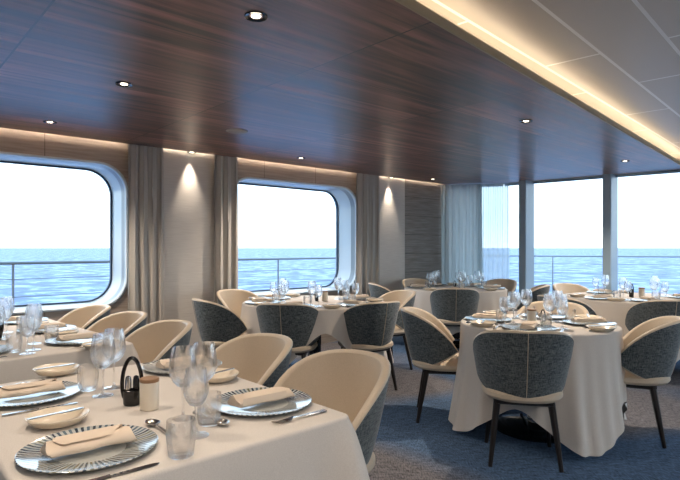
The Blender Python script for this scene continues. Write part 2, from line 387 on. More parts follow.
# ---------------- floor
def prism(mb, pts, z0, z1):
    n = len(pts)
    mb.add([(p[0],p[1],z0) for p in pts]+[(p[0],p[1],z1) for p in pts],
           [tuple(range(n-1,-1,-1)), tuple(range(n,2*n))]+[(i,(i+1)%n,n+(i+1)%n,n+i) for i in range(n)])
wl = W0+U*(-6.5)
outline = [(wl.x, wl.y)] + [(W0.x+U.x*6.38, W0.y+U.y*6.38)] + BOW[1:] + [(6.5,-3.5),(-3.9,-3.5)]
outline = [(wl.x+N.x*0.0, wl.y)] + outline[1:]
mb = MB(); prism(mb, outline[::-1], -0.12, 0.0)
fl = mb.build('floor', M_['carpet'], smooth=False); struct(fl)

# ---------------- wall_left with rounded window openings
WZ0, WZ1, WR = 0.695, 2.095, 0.28
w2r = s_of(356.5); w2l = w2r-2.03; pitch = w2r-s_of(126.5)
WIN = [(w2l-pitch*k, w2r-pitch*k) for k in (0, 1, 2)]
def rrect(x0, x1, z0, z1, r, n=10):
    pts = []
    for cx, cz, a0 in ((x1-r, z1-r, 0), (x0+r, z1-r, 90), (x0+r, z0+r, 180), (x1-r, z0+r, 270)):
        for k in range(n+1):
            a = math.radians(a0+90*k/n); pts.append((cx+r*math.cos(a), cz+r*math.sin(a)))
    return pts
WH = 2.62; TH = 0.44
mb = MB(); edges = [-6.5]; 
cells = sorted([(a-0.12, b+0.12, a, b) for a, b in WIN])
x = -6.5
for c0, c1, a, b in cells:
    mb.box(x, c0, 0, TH, 0, WH)
    hole = rrect(a, b, WZ0, WZ1, WR); n = len(hole); q = n//4
    # outer ring: the four cell corners, shared by runs of hole points
    cor = [(c1, WH), (c0, WH), (c0, 0), (c1, 0)]
    for y, flip in ((0, False), (TH, True)):
        vs = [(p[0], y, p[1]) for p in hole]+[(p[0], y, p[1]) for p in cor]
        fs = []
        for i in range(4):
            for k in range(q-1):
                j = i*q+k; fs.append((n+i, j, j+1))
            j = i*q+q-1; fs.append((n+i, j, (j+1) % n, n+(i+1) % 4))
        if not flip: fs = [f[::-1] for f in fs]
        mb.add(vs, fs)
    x = c1
mb.box(x, 6.38, 0, TH, 0, WH)
onwall(struct(mb.build('wall_left', M_['veneer'], smooth=False)))
# smoked oak panelling near the corner and white woven panels between the curtains
s403, s446 = s_of(403.5), 6.33
mb = MB(); mb.box(s403, s446, -0.015, 0.0, 0.0, 2.42); onwall(struct(mb.build('trim_1', M_['veneer_dark'], smooth=False)))
for i, (pa, pb) in enumerate(((159.5, 213.5), (369, 403.5))):
    mb = MB(); mb.box(s_of(pa), s_of(pb), -0.03, 0.0, 0.0, 2.42, 0.004)
    onwall(struct(mb.build('trim_%d' % (i+2), M_['pillar'], smooth=False)))
for i, (a, b) in enumerate(WIN):
    w = empty('window_%d' % (i+1)); struct(w); onwall(w)
    # funnel reveal
    pr = []
    prof = [(-0.014, -0.018), (0.0, -0.026), (0.010, -0.018), (0.012, 0.0), (0.012, 0.018)]
    mb = MB(); n = None
    for ins, y in prof:
        ring = rrect(a+ins, b-ins, WZ0+ins, WZ1-ins, max(0.05, WR-ins), 10)
        n = len(ring); pr += [(p[0], y, p[1]) for p in ring]
    mb.add(pr, [(i2*n+k, (i2+1)*n+k, (i2+1)*n+(k+1)%n, i2*n+(k+1)%n) for i2 in range(len(prof)-1) for k in range(n)])
    # outer return of the rim to the wall
    r0 = rrect(a-0.014, b+0.014, WZ0-0.014, WZ1+0.014, WR, 10)
    mb.add([(p[0], y, p[1]) for y in (-0.018, 0.002) for p in r0], [(k, (k+1)%n, n+(k+1)%n, n+k) for k in range(n)])
    mb.build('window_frame', M_['lacquer'], w)
    for nm, mt_, y0, y1 in (('inner_reveal', 'reveal_grey', 0.018, 0.10), ('reveal', 'lacquer', 0.10, 0.42)):
        mb = MB(); ri = []
        for ins, y in ((0.012, y0), (0.014, y1)):
            ring = rrect(a+ins, b-ins, WZ0+ins, WZ1-ins, WR-ins, 10); ri += [(p[0], y, p[1]) for p in ring]
        mb.add(ri, [(k, (k+1)%n, n+(k+1)%n, n+k) for k in range(n)]); mb.build(nm, M_[mt_], w)
    mb = MB(); ri = []
    for ins, y in ((0.013, 0.365), (0.030, 0.365), (0.030, 0.395)):
        ring = rrect(a+ins, b-ins, WZ0+ins, WZ1-ins, max(0.05, WR-ins), 10); ri += [(p[0], y, p[1]) for p in ring]
    mb.add(ri, [(i2*n+k, (i2+1)*n+k, (i2+1)*n+(k+1)%n, i2*n+(k+1)%n) for i2 in range(2) for k in range(n)])
    mb.build('gasket', M_['gasket'], w)
    mb = MB(); ring = rrect(a+0.014, b-0.014, WZ0+0.014, WZ1-0.014, WR-0.014, 10)
    mb.add([(p[0], 0.39, p[1]) for p in ring], [tuple(range(n))])
    mb.build('glass_pane', M_['pane'], w, smooth=False)

# ---------------- curtains
def curtain(name, a, b, z0, z1, depth, waves, m, label, frame, ny=14, gather=0.0, amp=0.035, opaque=True):
    mb = MB(); nx = waves*10; L = b-a; th = 0.004
    vs = []
    for j in range(ny+1):
        t = j/ny; z = z1+(z0-z1)*t
        for i in range(nx+1):
            f = i/nx
            ph = 2*PI*waves*f
            am = amp*(0.55+0.45*t)*(0.8+0.3*math.sin(5*f+1.3))
            y = -depth+am*math.sin(ph+0.5*math.sin(3*t+f*4))
            x = a+L*f+0.012*math.sin(ph*2+t*2)+gather*math.sin(PI*t)*(0.5-f)
            vs.append((x, y, z))
    m0 = len(vs); vs2 = [(x, y+th, z) for x, y, z in vs]
    fs = [(j*(nx+1)+i, (j+1)*(nx+1)+i, (j+1)*(nx+1)+i+1, j*(nx+1)+i+1) for j in range(ny) for i in range(nx)]
    if opaque:
        mb.add(vs+vs2, fs+[tuple(m0+k for k in f[::-1]) for f in fs])
    else: mb.add(vs, fs)
    o = mb.build(name, m, auto=False); frame(o); tag(o, label, 'curtain'); return o
curtain('curtain', s_of(124.5), s_of(159), 0.02, 2.40, 0.10, 4, M_['curtain'], 'taupe curtain just right of the left window', onwall)
curtain('curtain', s_of(210.0), s_of(232.5), 0.02, 2.40, 0.10, 3, M_['curtain'], 'taupe curtain at the left side of the middle window', onwall)
curtain('curtain', s_of(351.5), s_of(374), 0.02, 2.40, 0.10, 4, M_['curtain'], 'taupe curtain at the right side of the middle window', onwall)

# ---------------- bow windows
def seg_frame(p, q):
    p = Vector((p[0], p[1], 0)); q = Vector((q[0], q[1], 0)); return p, (q-p).length, math.atan2(q.y-p.y, q.x-p.x)
SILL = 0.42; HEAD = 2.30
for i in range(len(BOW)-1):
    p, L, ang = seg_frame(BOW[i], BOW[i+1])
    mb = MB(); mb.box(-0.01, L+0.01, 0.0, 0.16, 0, SILL)
    mb.box(-0.01, L+0.01, -0.03, 0.18, SILL-0.04, SILL)
    mb.box(-0.01, L+0.01, 0.0, 0.16, HEAD, 2.62)
    o = mb.build('wall_front' if i == 0 else 'wall_front.%03d' % i, M_['wall'], smooth=False); o.location = p; o.rotation_euler = (0,0,ang); struct(o)
    w = empty('window_%d' % (i+4), p, ang); struct(w)
    mb = MB(); mb.add([(0.02,0.08,SILL),(L-0.02,0.08,SILL),(L-0.02,0.08,HEAD),(0.02,0.08,HEAD)], [(0,1,2,3)])
    mb.build('glass_pane', M_['pane'], w, smooth=False)
    mb = MB(); mb.box(0, L, 0.05, 0.11, SILL, SILL+0.03); mb.box(0, L, 0.05, 0.11, HEAD-0.03, HEAD)
    mb.build('window_frame', M_['mullion'], w, smooth=False)
def mullion(px0, px1, d, rot, dep, i, wid=None):
    c = Vector((((px0+px1)/2-340)/F*d, d, 0))
    wd = wid or (px1-px0)/F*d
    mb = MB(); mb.box(-wd/2, wd/2, -dep/2, dep/2, 0, 2.5, 0.012)
    o = mb.build('trim_%d' % i, M_['mullion'], smooth=True); o.location = c; o.rotation_euler = (0,0,rot); struct(o)
mullion(518.5, 534.5, 8.38, -0.75, 0.32, 10, 0.115)
mullion(602, 618.5, 7.66, -0.75, 0.32, 11, 0.115)
for i, (x, y) in enumerate(((4.62,7.1),(5.62,6.0),(6.36,4.75))):
    mullion(340+F*x/y-1, 340+F*x/y+1, y, -0.9, 0.17, 12+i, 0.15)
p, L, ang = seg_frame((1.80,8.87), (2.66,8.60))
def fr(o): o.location = p; o.rotation_euler = (0,0,ang); return o
curtain('curtain', -0.13, 0.52, 0.02, 2.29, 0.12, 6, M_['voile2'], 'pale gathered curtain in the far corner beside the sheer', fr)
curtain('sheer_curtain', 0.42, 0.93, 0.02, 2.29, 0.10, 7, M_['sheer'], 'translucent white sheer curtain drawn over the far corner glass', fr, amp=0.025, opaque=False)
# ---------------- aft and starboard walls (behind and beside the camera)
mb = MB(); mb.box(6.5, 6.66, -3.5, 0.2, 0, 2.62); struct(mb.build('wall_right', M_['wall'], smooth=False))
mb = MB(); mb.box(6.5, 6.66, 0.2, 3.4, 0, SILL); mb.box(6.5, 6.66, 0.2, 3.4, HEAD, 2.62); struct(mb.build('wall_right.001', M_['wall'], smooth=False))
w = empty('window_12', (6.5,0.2,0), PI/2); struct(w)  # unseen window, added to let daylight in from the right
mb = MB(); mb.add([(0.02,-0.08,SILL),(3.18,-0.08,SILL),(3.18,-0.08,HEAD),(0.02,-0.08,HEAD)], [(0,1,2,3)]); mb.build('glass_pane', M_['pane'], w, smooth=False)
mb = MB(); mb.box(-7.9, 6.66, -3.66, -3.5, 0, 2.62); struct(mb.build('wall_back', M_['wall'], smooth=False))
mb = MB(); mb.box(-8.0, -7.84, -3.6, 0.5, 0, 2.62); struct(mb.build('wall_back.001', M_['wall'], smooth=False))

# ---------------- ceilings
R = Matrix.Rotation(-A, 4, 'Z')
def to_un(p): v = R @ Vector((p[0], p[1], 0)); return (v.x, v.y)
EK = 0.893; EX = -1.776
def edge_pt(y): return (EX+EK*y, y)
# where the edge meets the bow windows
gap = 0.10
pL0 = W0+U*(-6.4)-N*gap; pL1 = W0+U*6.25-N*gap
wood = [tuple(pL0)[:2], tuple(pL1)[:2], (1.80,8.86), (2.62,8.64), (3.0,8.32), (3.78,7.64), (4.50,7.03), edge_pt(6.95)[:2], edge_pt(-2.0), (-3.7,-2.4)]
wood = [tuple(pL0)[:2], tuple(pL1)[:2], (2.62,8.62), (3.0,8.30), (3.78,7.62), edge_pt(7.12), edge_pt(-2.6)]
mb = MB(); prism(mb, [to_un(q) for q in wood][::-1], CEIL, CEIL+0.034)
o = mb.build('ceiling', M_['walnut'], smooth=False); o.rotation_euler = (0,0,A); struct(o)
# tan lip along the cove edge, lit riser above it
ed = Vector((EK, 1, 0)).normalized(); en = Vector((ed.y, -ed.x, 0))   # en points to the satin ceiling
ea = math.atan2(ed.y, ed.x)
q0 = Vector((*edge_pt(-2.6), 0)); q1 = Vector((*edge_pt(7.12), 0)); EL = (q1-q0).length
def along(o): o.location = q0; o.rotation_euler = (0,0,ea); return o   # local x along edge, -y toward satin ceiling
mb = MB(); mb.box(0, EL, -0.012, 0.0, CEIL-0.004, CEIL+0.04); along(struct(mb.build('trim_20', M_['fascia'], smooth=False)))
mb = MB(); mb.box(0, EL, 0.10, 0.12, CEIL+0.034, CEIL2+0.03); along(struct(mb.build('trim_21', M_['perf'], smooth=False)))
mb = MB(); mb.box(0.1, EL-0.1, 0.035, 0.075, CEIL+0.036, CEIL+0.046)
o = along(mb.build('led_strip', M_['led'], smooth=False)); tag(o, 'warm glowing light strip in the cove along the wooden ceiling edge', 'light strip')
# satin panel ceiling, grid aligned with the seams (u' axis at tan .935)
sa = math.atan2(1, 0.935); Rs = Matrix.Rotation(-sa, 4, 'Z')
piv = Vector((0.916, 2.55, 0))
def to_s(p): v = Rs @ (Vector((p[0], p[1], 0))-piv); return (v.x, v.y)
qa = q0-en*0.12; qb = q1-en*0.12
satin = [tuple(qa)[:2], tuple(qb)[:2], (4.55,7.08), (5.55,5.98), (6.35,4.72), (6.55,3.4), (6.6,-3.5), (-4.0,-3.55)]
mb = MB(); prism(mb, [to_s(q) for q in satin][::-1], CEIL2, CEIL2+0.04)
o = mb.build('ceiling.001', M_['beige'], smooth=False); o.location = piv; o.rotation_euler = (0,0,sa); struct(o)
# roof deck closing the cove gaps
mb = MB(); prism(mb, [(-9.5,-4.2),(7.2,-4.2),(7.2,8.2),(2.2,9.9),(-3.6,5.3),(-9.5,1.0)], 2.60, 2.66); struct(mb.build('ceiling.002', M_['wall'], smooth=False))
# cove strip over the window wall
mb = MB(); mb.box(-4.2, 6.2, -0.155, -0.115, CEIL+0.04, CEIL+0.05)
o = onwall(mb.build('led_strip', M_['led2'], smooth=False)); tag(o, 'warm light strip hidden above the window wall', 'light strip')

# ---------------- downlights
def downlight():
    t = empty('downlight')
    mb = MB(); mb.lathe([(0.036,-0.002),(0.050,-0.006),(0.052,0.0)], 24); mb.lathe([(0.036,-0.002),(0.033,-0.0005)],24)
    mb.build('bezel', M_['black'], t)
    mb = MB(); mb.lathe([(0.0,-0.004),(0.020,-0.0035),(0.022,-0.0005)], 20); mb.build('lamp_lens', M_['lamp'], t)
    return t
dl = [('near the top centre of the ceiling', 256,16), ('above the nearest rectangular table', 124,84), ('close to the left window', 50,122), ('above the middle window table', 301,158), ('above the near round table', 526,121), ('nearest the right windows', 625,161), ('in the far corner of the ceiling', 433,179)]
def spot(loc, w, ang=100, blend=0.8, aim=None, size=0.03):
    l = bpy.data.lights.new('downlight_beam', 'SPOT'); l.energy = w; l.color = WARM; l.spot_size = math.radians(ang); l.spot_blend = blend; l.shadow_soft_size = size
    o = bpy.data.objects.new('downlight_beam', l); C.objects.link(o); o.location = loc
    if aim is not None: o.rotation_euler = (Vector(aim)-Vector(loc)).to_track_quat('-Z', 'Y').to_euler()
    return o
for lab, px, py in dl:
    P = at(px, py, CEIL)
    place('downlight', downlight, (P.x, P.y, CEIL), 0, 'small round recessed downlight '+lab, 'downlight', 'recessed ceiling downlights')
    if 'corner' not in lab: spot((P.x, P.y, CEIL-0.02), DOWN_W*(0.62 if py < 100 else 2.1), 125)
for (u, n) in ((0.2,2.03),(-1.2,3.44),(-1.3,4.9),(0.4,0.6)):  # unseen downlights added along the wooden ceiling as interior fill
    P = un(u, n, CEIL); spot((P.x, P.y, CEIL-0.02), DOWN_W*0.7)
    place('downlight', downlight, P, 0, 'added unseen downlight further along the wooden ceiling', 'downlight', 'added fill downlights out of view')
for s, tgt in ((s_of(188), 1), (s_of(387), 2)):
    P = W0+U*s-N*0.085
    place('downlight', downlight, (P.x, P.y, CEIL), 0, 'recessed wall-washing downlight above the %s white woven wall panel' % ('left' if tgt == 1 else 'right'), 'downlight')
    spot((P.x, P.y, CEIL-0.02), WASH_W, 50, 1.0, tuple(W0+U*s-N*0.05+Vector((0,0,0.9))), 0.012)
P = at(237, 131, CEIL); mb = MB(); mb.lathe([(0.0,-0.008),(0.085,-0.008),(0.095,-0.003),(0.096,0.0)], 32)
o = mb.build('ceiling_speaker', M_['grey']); o.location = P; tag(o, 'round brown speaker cover flush in the wooden ceiling', 'speaker')
# glowing fill panels added out of view under the satin ceiling to brighten the room
for i, (x, y) in enumerate(((0.6,-0.9),(3.2,0.2),(-1.0,-2.6),(3.2,-2.2),(5.2,1.4))):
    t = empty('fill_panel', (x, y, CEIL2)); tag(t, 'added square fill panel glowing out of view', 'fill light', 'added fill panels')
    mb = MB(); mb.box(-0.42,0.42,-0.42,0.42,-0.012,0.0,0.004); mb.build('frame', M_['lacquer'], t)
    mb = MB(); mb.box(-0.38,0.38,-0.38,0.38,-0.016,-0.012); mb.build('fill_face', M_['panel'], t, smooth=False)

# ---------------- outside deck and railing
def railing(name, pts, zt, label, gap=1.99):
    t = empty(name); tag(t, label, 'railing')
    P = [Vector((x, y, 0)) for x, y in pts]
    mb = MB(); mb.tube([p+Vector((0,0,zt)) for p in P], 0.022, 8); mb.build('handrail', M_['railsteel'], t)
    for z in (0.88, 0.66, 0.44, 0.22):
        mb = MB(); mb.tube([p+Vector((0,0,z)) for p in P], 0.006, 5); mb.build('wire', M_['railsteel'], t)
    for i in range(len(P)-1):
        L = (P[i+1]-P[i]).length; n = max(1, round(L/gap))
        for k in range(n):
            q = P[i].lerp(P[i+1], k/n); mb = MB(); mb.tube([q+Vector((0,0,-0.1)), q+Vector((0,0,zt))], 0.016, 6); mb.build('post', M_['railsteel'], t)
M_['railsteel'] = mat('rail_steel', (0.30,0.34,0.38), 0.3, metal=0.6)
ra = W0+N*2.15
railing('deck_railing', [tuple(ra+U*s)[:2] for s in (-5.464, 0.506, 4.48, 8.46)], 1.08, 'slim steel deck railing with wires outside the left and middle windows')
railing('deck_railing', [(1.0,15.0),(5.2,13.2),(8.5,11.8),(12.5,8.5),(14.5,4.0)], 1.07, 'slim steel deck railing outside the far right windows', 5)
mb = MB(); prism(mb, [tuple(q)[:2] for q in (W0-U*6.5+N*0.46, W0+U*6.6+N*0.46, Vector((3,9.1,0)), Vector((4.9,7.4,0)), Vector((6.8,5,0)), Vector((7,-3.6,0)), Vector((15,-3.6,0)), Vector((14.8,4,0)), Vector((12.8,8.7,0)), Vector((8.7,12,0)), Vector((5.2,13.5,0)), W0+N*2.4+U*9.2, W0+N*2.4-U*6.5)], -0.22, -0.10)
struct(mb.build('floor.001', M_['deck'], smooth=False))

# =================================================================== chairs
def chair(proto_far=False):
    t = empty('tub_chair')
    na, nb = 28, 12
    def shell(a, b, off):
        # a in -1..1 round the back, b in 0..1 upward; off = outward offset
        w = math.radians(35+79*b**0.55)
        phi = a*w
        top = 0.405*(1-0.64*abs(a)**3.1)
        z = 0.392+b*top
        rx = 0.158+0.112*b**0.62+off; ry = 0.190+0.072*b**0.6+off
        x = rx*math.sin(phi); y = -ry*math.cos(phi)
        y -= 0.030*b*(1-abs(a)*0.6)
        return (x, y, z)
    def grid(off): return [shell(-1+2*i/na, j/nb, off) for j in range(nb+1) for i in range(na+1)]
    G = na+1
    quads = [(j*G+i, j*G+i+1, (j+1)*G+i+1, (j+1)*G+i) for j in range(nb) for i in range(na)]
    mb = MB(); mb.add(grid(0.018), quads)
    # short turned edge so the tweed reads as a thick panel
    mb.build('backrest', M_['tweed'], t, auto=False)
    mb = MB(); inner = grid(-0.020); mb.add(inner, [q[::-1] for q in quads])
    # padded rolled rim between the inner and the outer skins
    per = [(i, 0) for i in range(na)]+[(na, j) for j in range(nb)]+[(i, nb) for i in range(na, 0, -1)]+[(0, j) for j in range(nb, 0, -1)]
    rings = []
    for st in range(7):
        th = PI*st/6; off = -0.001-0.0195*math.cos(th); bul = 0.014*math.sin(th)
        ring = []
        for i, j in per:
            a = -1+2*i/na; b = j/nb
            p = Vector(shell(a, b, off))
            da = Vector(shell(min(1, a+0.02), b, off))-Vector(shell(max(-1, a-0.02), b, off)); da.normalize()
            db = Vector(shell(a, min(1, b+0.02), off))-Vector(shell(a, max(0, b-0.02), off)); db.normalize()
            o_ = Vector((0,0,0))
            if j == nb: o_ += db
            if j == 0: o_ -= db*0.3
            if i == na: o_ += da
            if i == 0: o_ -= da
            if o_.length > 0: o_.normalize()
            ring.append(p+o_*bul)
        rings += ring
    m = len(per)
    mb.add(rings, [(r*m+k, r*m+(k+1)%m, (r+1)*m+(k+1)%m, (r+1)*m+k) for r in range(6) for k in range(m)])
    o = mb.build('backrest_lining', M_['cream'], t, auto=False); o['label'] = 'cream padded inner lining and rim'
    # vertical stitched seam down the back
    mb = MB(); pts = [Vector(shell(0, b, 0.0195)) for b in [k/8 for k in range(9)]]
    mb.tube(pts, 0.0022, 5); o = mb.build('seam', M_['cream'], t); o['label'] = 'pale vertical stitched seam'
    # seat cushion
    mb = MB()
    prof = [(0.0,0.378),(0.20,0.378),(0.232,0.386),(0.245,0.403),(0.243,0.425),(0.225,0.442),(0.15,0.452),(0.0,0.455)]
    vs = []; n = 36
    for r_, z in prof:
        for k in range(n):
            a = 2*PI*k/n; c, s_ = math.cos(a), math.sin(a)
            e = 2.4; q = (abs(c)**e+abs(s_)**e)**(-1/e)
            vs.append((r_*q*c*0.95, r_*q*s_*1.0+0.020, z))
    mb.add(vs, [(i*n+k, i*n+(k+1)%n, (i+1)*n+(k+1)%n, (i+1)*n+k) for i in range(len(prof)-1) for k in range(n)])
    mb.build('seat', M_['cream'], t)
    mb = MB(); mb.box(-0.17,0.17,-0.14,0.18,0.352,0.380,0.012); o = mb.build('seat_frame', M_['leg'], t)
    for sx_ in (-1, 1):
        for sy_ in (-1, 1):
            mb = MB(); mb.tube([(sx_*0.150, sy_*0.135+0.02, 0.375), (sx_*0.172, sy_*0.165+0.02, 0.2), (sx_*0.195, sy_*0.20+0.02, 0.0)], [0.021, 0.018, 0.012], 8)
            mb.build('leg', M_['leg'], t)
    return t
def put_chair(x, y, face_deg, label, group):
    return place('chair', chair, (x, y, 0), math.radians(face_deg-90), label, 'chair', group)
AD = math.degrees(A)
gA = 'tub chairs at the rectangular tables'
cA = [(1.40,1.70,AD+180,'cream-lined tub chair nearest the camera at the corner of the nearest table'),
      (1.38,2.34,AD+180,'second cream-lined tub chair along the nearest table, left of the nearest chair'),
      (1.26,3.19,AD+181,'rightmost cream-lined tub chair along the left window table'),
      (1.24,3.83,AD+182,'middle cream-lined tub chair along the left window table'),
      (1.21,4.47,AD+182,'tub chair closest to the left window, last in the row')]
for u, n, f, l in cA:
    P = un(u, n); put_chair(P.x, P.y, f, l, gA)
T1 = Vector((1.39,3.80,0)); T2 = Vector((-0.25,5.30,0)); T3 = Vector((1.51,7.10,0)); T4 = Vector((3.15,5.80,0))
TR = {1: (T1,0.53), 2: (T2,0.70), 3: (T3,0.66), 4: (T4,0.70)}
chs = [(1.10,3.27,78,'grey tweed tub chair, back to the camera, at the near round table',1,'front'),
       (0.77,4.08,-9,'tub chair facing right at the left side of the near round table',1,'left'),
       (1.99,3.68,152,'tub chair facing left at the right side of the near round table',1,'right'),
       (1.72,4.40,240,'tub chair behind the near round table, cream lining behind the glasses',1,'rear'),
       (-0.44,4.74,80,'grey tub chair at the front left of the middle window table',2,'front left'),
       (0.24,4.86,122,'grey tub chair turned left at the front right of the middle window table',2,'front right'),
       (-1.06,5.02,32,'dark tub chair at the left end of the middle window table',2,'left'),
       (-1.02,5.80,-35,'tub chair under the middle window, behind the left end of its table',2,'rear left'),
       (0.50,5.72,205,'tub chair with pale lining at the right rear of the middle window table',2,'rear right'),
       (1.36,6.42,82,'blue-grey tub chair with its back to camera at the far round table',3,'front'),
       (0.68,7.12,5,'blue-grey tub chair left of the far round table near the wall',3,'left'),
       (1.20,7.82,-62,'cream-lined tub chair behind the far round table by the oak panelling',3,'rear left'),
       (2.24,7.78,222,'small grey tub chair behind the far round table by the sheer curtain',3,'rear right'),
       (2.33,6.84,160,'dark tub chair at the right side of the far round table',3,'right'),
       (2.26,5.32,28,'dark tub chair at the left of the right window table',4,'left'),
       (2.98,6.76,-68,'cream-lined tub chair behind the right window table, before the mullion',4,'rear'),
       (2.98,5.04,85,'wide grey tub chair back at the right edge, before the right window table',4,'front')]
for x, y, f, l, tn, pn in chs: put_chair(x, y, f, l, 'tub chairs at the round tables')

# =================================================================== tables and cloths
def pedestal_table(r):
    t = empty('round_table')
    mb = MB(); mb.lathe([(0,0.700),(r-0.02,0.700),(r-0.01,0.706),(r-0.01,0.722),(r-0.02,0.728),(0,0.728)], 40); mb.build('tabletop', M_['leg'], t)
    mb = MB(); mb.lathe([(0.065,0.03),(0.065,0.66),(0.12,0.70)], 24); mb.build('column', M_['black'], t)
    for z in (0.05, 0.16): 
        mb = MB(); mb.lathe([(0.066,z),(0.072,z+0.005),(0.072,z+0.03),(0.066,z+0.035)], 24); mb.build('column_ring', M_['chrome'], t)
    mb = MB(); mb.lathe([(0,0.001),(0.30,0.001),(0.302,0.010),(0.29,0.016),(0.08,0.03),(0,0.03)], 40); mb.build('base', M_['black2'], t)
    return t
M_['black2'] = mat('mirror_black_base', (0.05,0.07,0.09), 0.06, metal=0.8)
def cloth(outline, drop, fold, ztop=0.74, rows=14, flare=0.05):
    # outline: list of (x, y, nx, ny) round the top edge; drop(i) = hang length; fold(i, t) = outward offset
    mb = MB(); n = len(outline); vs = []
    cx = sum(o[0] for o in outline)/n; cy = sum(o[1] for o in outline)/n
    rings = 0
    for k in (0.0, 0.45, 0.85):
        for x, y, nx, ny in outline: vs.append((cx+(x-cx)*k, cy+(y-cy)*k, ztop))
        rings += 1
    for th in (0, 25, 50, 75, 90):
        a = math.radians(th); rr_ = 0.012
        for x, y, nx, ny in outline: vs.append((x+nx*(rr_*math.sin(a)-rr_), y+ny*(rr_*math.sin(a)-rr_), ztop-rr_*(1-math.cos(a))))
        rings += 1
    for j in range(1, rows+1):
        t = j/rows
        for i, (x, y, nx, ny) in enumerate(outline):
            d = drop(i); f = fold(i, t)
            vs.append((x+nx*f, y+ny*f, ztop-0.012-(d-0.012)*t))
        rings += 1
    mb.add(vs, [(j*n+i, (j+1)*n+i, (j+1)*n+(i+1)%n, j*n+(i+1)%n) for j in range(rings-1) for i in range(n)])
    return mb
def round_cloth(r, corner_deg, seed, lo=0.03, hi=0.27):
    rnd = random.Random(seed); n = 180
    out = []
    for i in range(n):
        a = 2*PI*i/n; out.append((r*math.cos(a), r*math.sin(a), math.cos(a), math.sin(a)))
    ca = math.radians(corner_deg)
    ph = [rnd.uniform(0, 6.28) for _ in range(5)]
    def cornerness(a): return (0.5+0.5*math.cos(4*(a-ca)))
    def drop(i):
        a = 2*PI*i/n; c = cornerness(a)
        return 0.74-(hi+(lo-hi)*c**0.8)
    def fold(i, t):
        a = 2*PI*i/n; c = cornerness(a)
        f = 0.5*math.sin(12*a+ph[0])+0.35*math.sin(19*a+ph[1]+t)+0.25*math.sin(31*a+ph[2])
        return t**0.8*(0.012+0.075*c*t)+t**1.0*0.032*f*(0.5+0.9*c)
    return cloth(out, drop, fold)
def rect_cloth(x0, x1, y0, y1, seed, dropz=0.10, r=0.035):
    rnd = random.Random(seed); out = []
    pts = []
    for cx, cy, a0 in ((x1-r, y1-r, 0), (x0+r, y1-r, 90), (x0+r, y0+r, 180), (x1-r, y0+r, 270)):
        for k in range(9): a = math.radians(a0+90*k/8); pts.append((cx+r*math.cos(a), cy+r*math.sin(a), math.cos(a), math.sin(a), 1.0))
        # fill the straight run
        nx_c = {0: (x0+r, y1-r), 90: (x0+r, y0+r), 180: (x1-r, y0+r), 270: (x1-r, y1-r)}[a0]
        a = math.radians(a0+90); sx0 = pts[-1][:2]; sx1 = (nx_c[0]+r*math.cos(a), nx_c[1]+r*math.sin(a))
        for k in range(1, 30):
            f = k/30; c = max(0, 1-min(f, 1-f)*7)
            pts.append((sx0[0]+(sx1[0]-sx0[0])*f, sx0[1]+(sx1[1]-sx0[1])*f, math.cos(a), math.sin(a), c))
    ph = [rnd.uniform(0, 6.28) for _ in range(4)]; n = len(pts)
    out = [p[:4] for p in pts]
    def drop(i): return 0.74-dropz+0.05*pts[i][4]
    def fold(i, t):
        a = 2*PI*i/n; c = pts[i][4]
        return t**0.75*(0.012+0.15*c*c)+t*0.011*(math.sin(14*a+ph[0])+0.6*math.sin(25*a+ph[1]+t))
    return cloth(out, drop, fold)
tb_names = {1: 'near round table', 2: 'middle window round table', 3: 'far round table', 4: 'right window round table'}
for k in (1, 2, 3, 4):
    P, r = TR[k]
    t = pedestal_table(r); t.location = P; tag(t, 'round pedestal table with dark column and glossy base, the '+tb_names[k], 'table', 'round pedestal tables')
    c = round_cloth(r, {1: -78, 2: -35, 3: -50, 4: -120}[k], k, *((0.12, 0.54) if k == 2 else (0.03, 0.27))).build('tablecloth', M_['linen'], auto=False); c.location = P
    tag(c, 'white tablecloth draped over the '+tb_names[k], 'tablecloth', 'tablecloths')
def rect_table(loc, rz, x0, x1, y0, y1, lab, clab, seed):
    t = empty('dining_table', loc, rz); tag(t, lab, 'table')
    mb = MB(); mb.box(x0+0.02, x1-0.02, y0+0.02, y1-0.02, 0.70, 0.728, 0.006); mb.build('tabletop', M_['leg'], t)
    for a in (x0+0.12, x1-0.12):
        for b_ in (y0+0.12, y1-0.12):
            mb = MB(); mb.box(a-0.025, a+0.025, b_-0.025, b_+0.025, 0, 0.70, 0.004); mb.build('leg', M_['leg'], t)
    c = rect_cloth(x0, x1, y0, y1, seed).build('tablecloth', M_['linen'], auto=False); c.location = loc; c.rotation_euler = (0,0,rz); tag(c, clab, 'tablecloth', 'tablecloths')
# local x along U, y along N
AU0, AU1, AN0, AN1 = 0.26, 1.175, 1.245, 2.46
rect_table((0,0,0), A, AU0, AU1, AN0, AN1, 'dark rectangular dining table under the cloth in the foreground', 'cream-white tablecloth on the nearest rectangular table', 11)
BC = un(0.66, 3.80); BR = A+math.radians(3)
rect_table(tuple(BC), BR, -0.455, 0.455, -0.83, 0.83, 'dark rectangular dining table under the cloth beside the left window', 'cream-white tablecloth on the rectangular table beside the left window', 12)

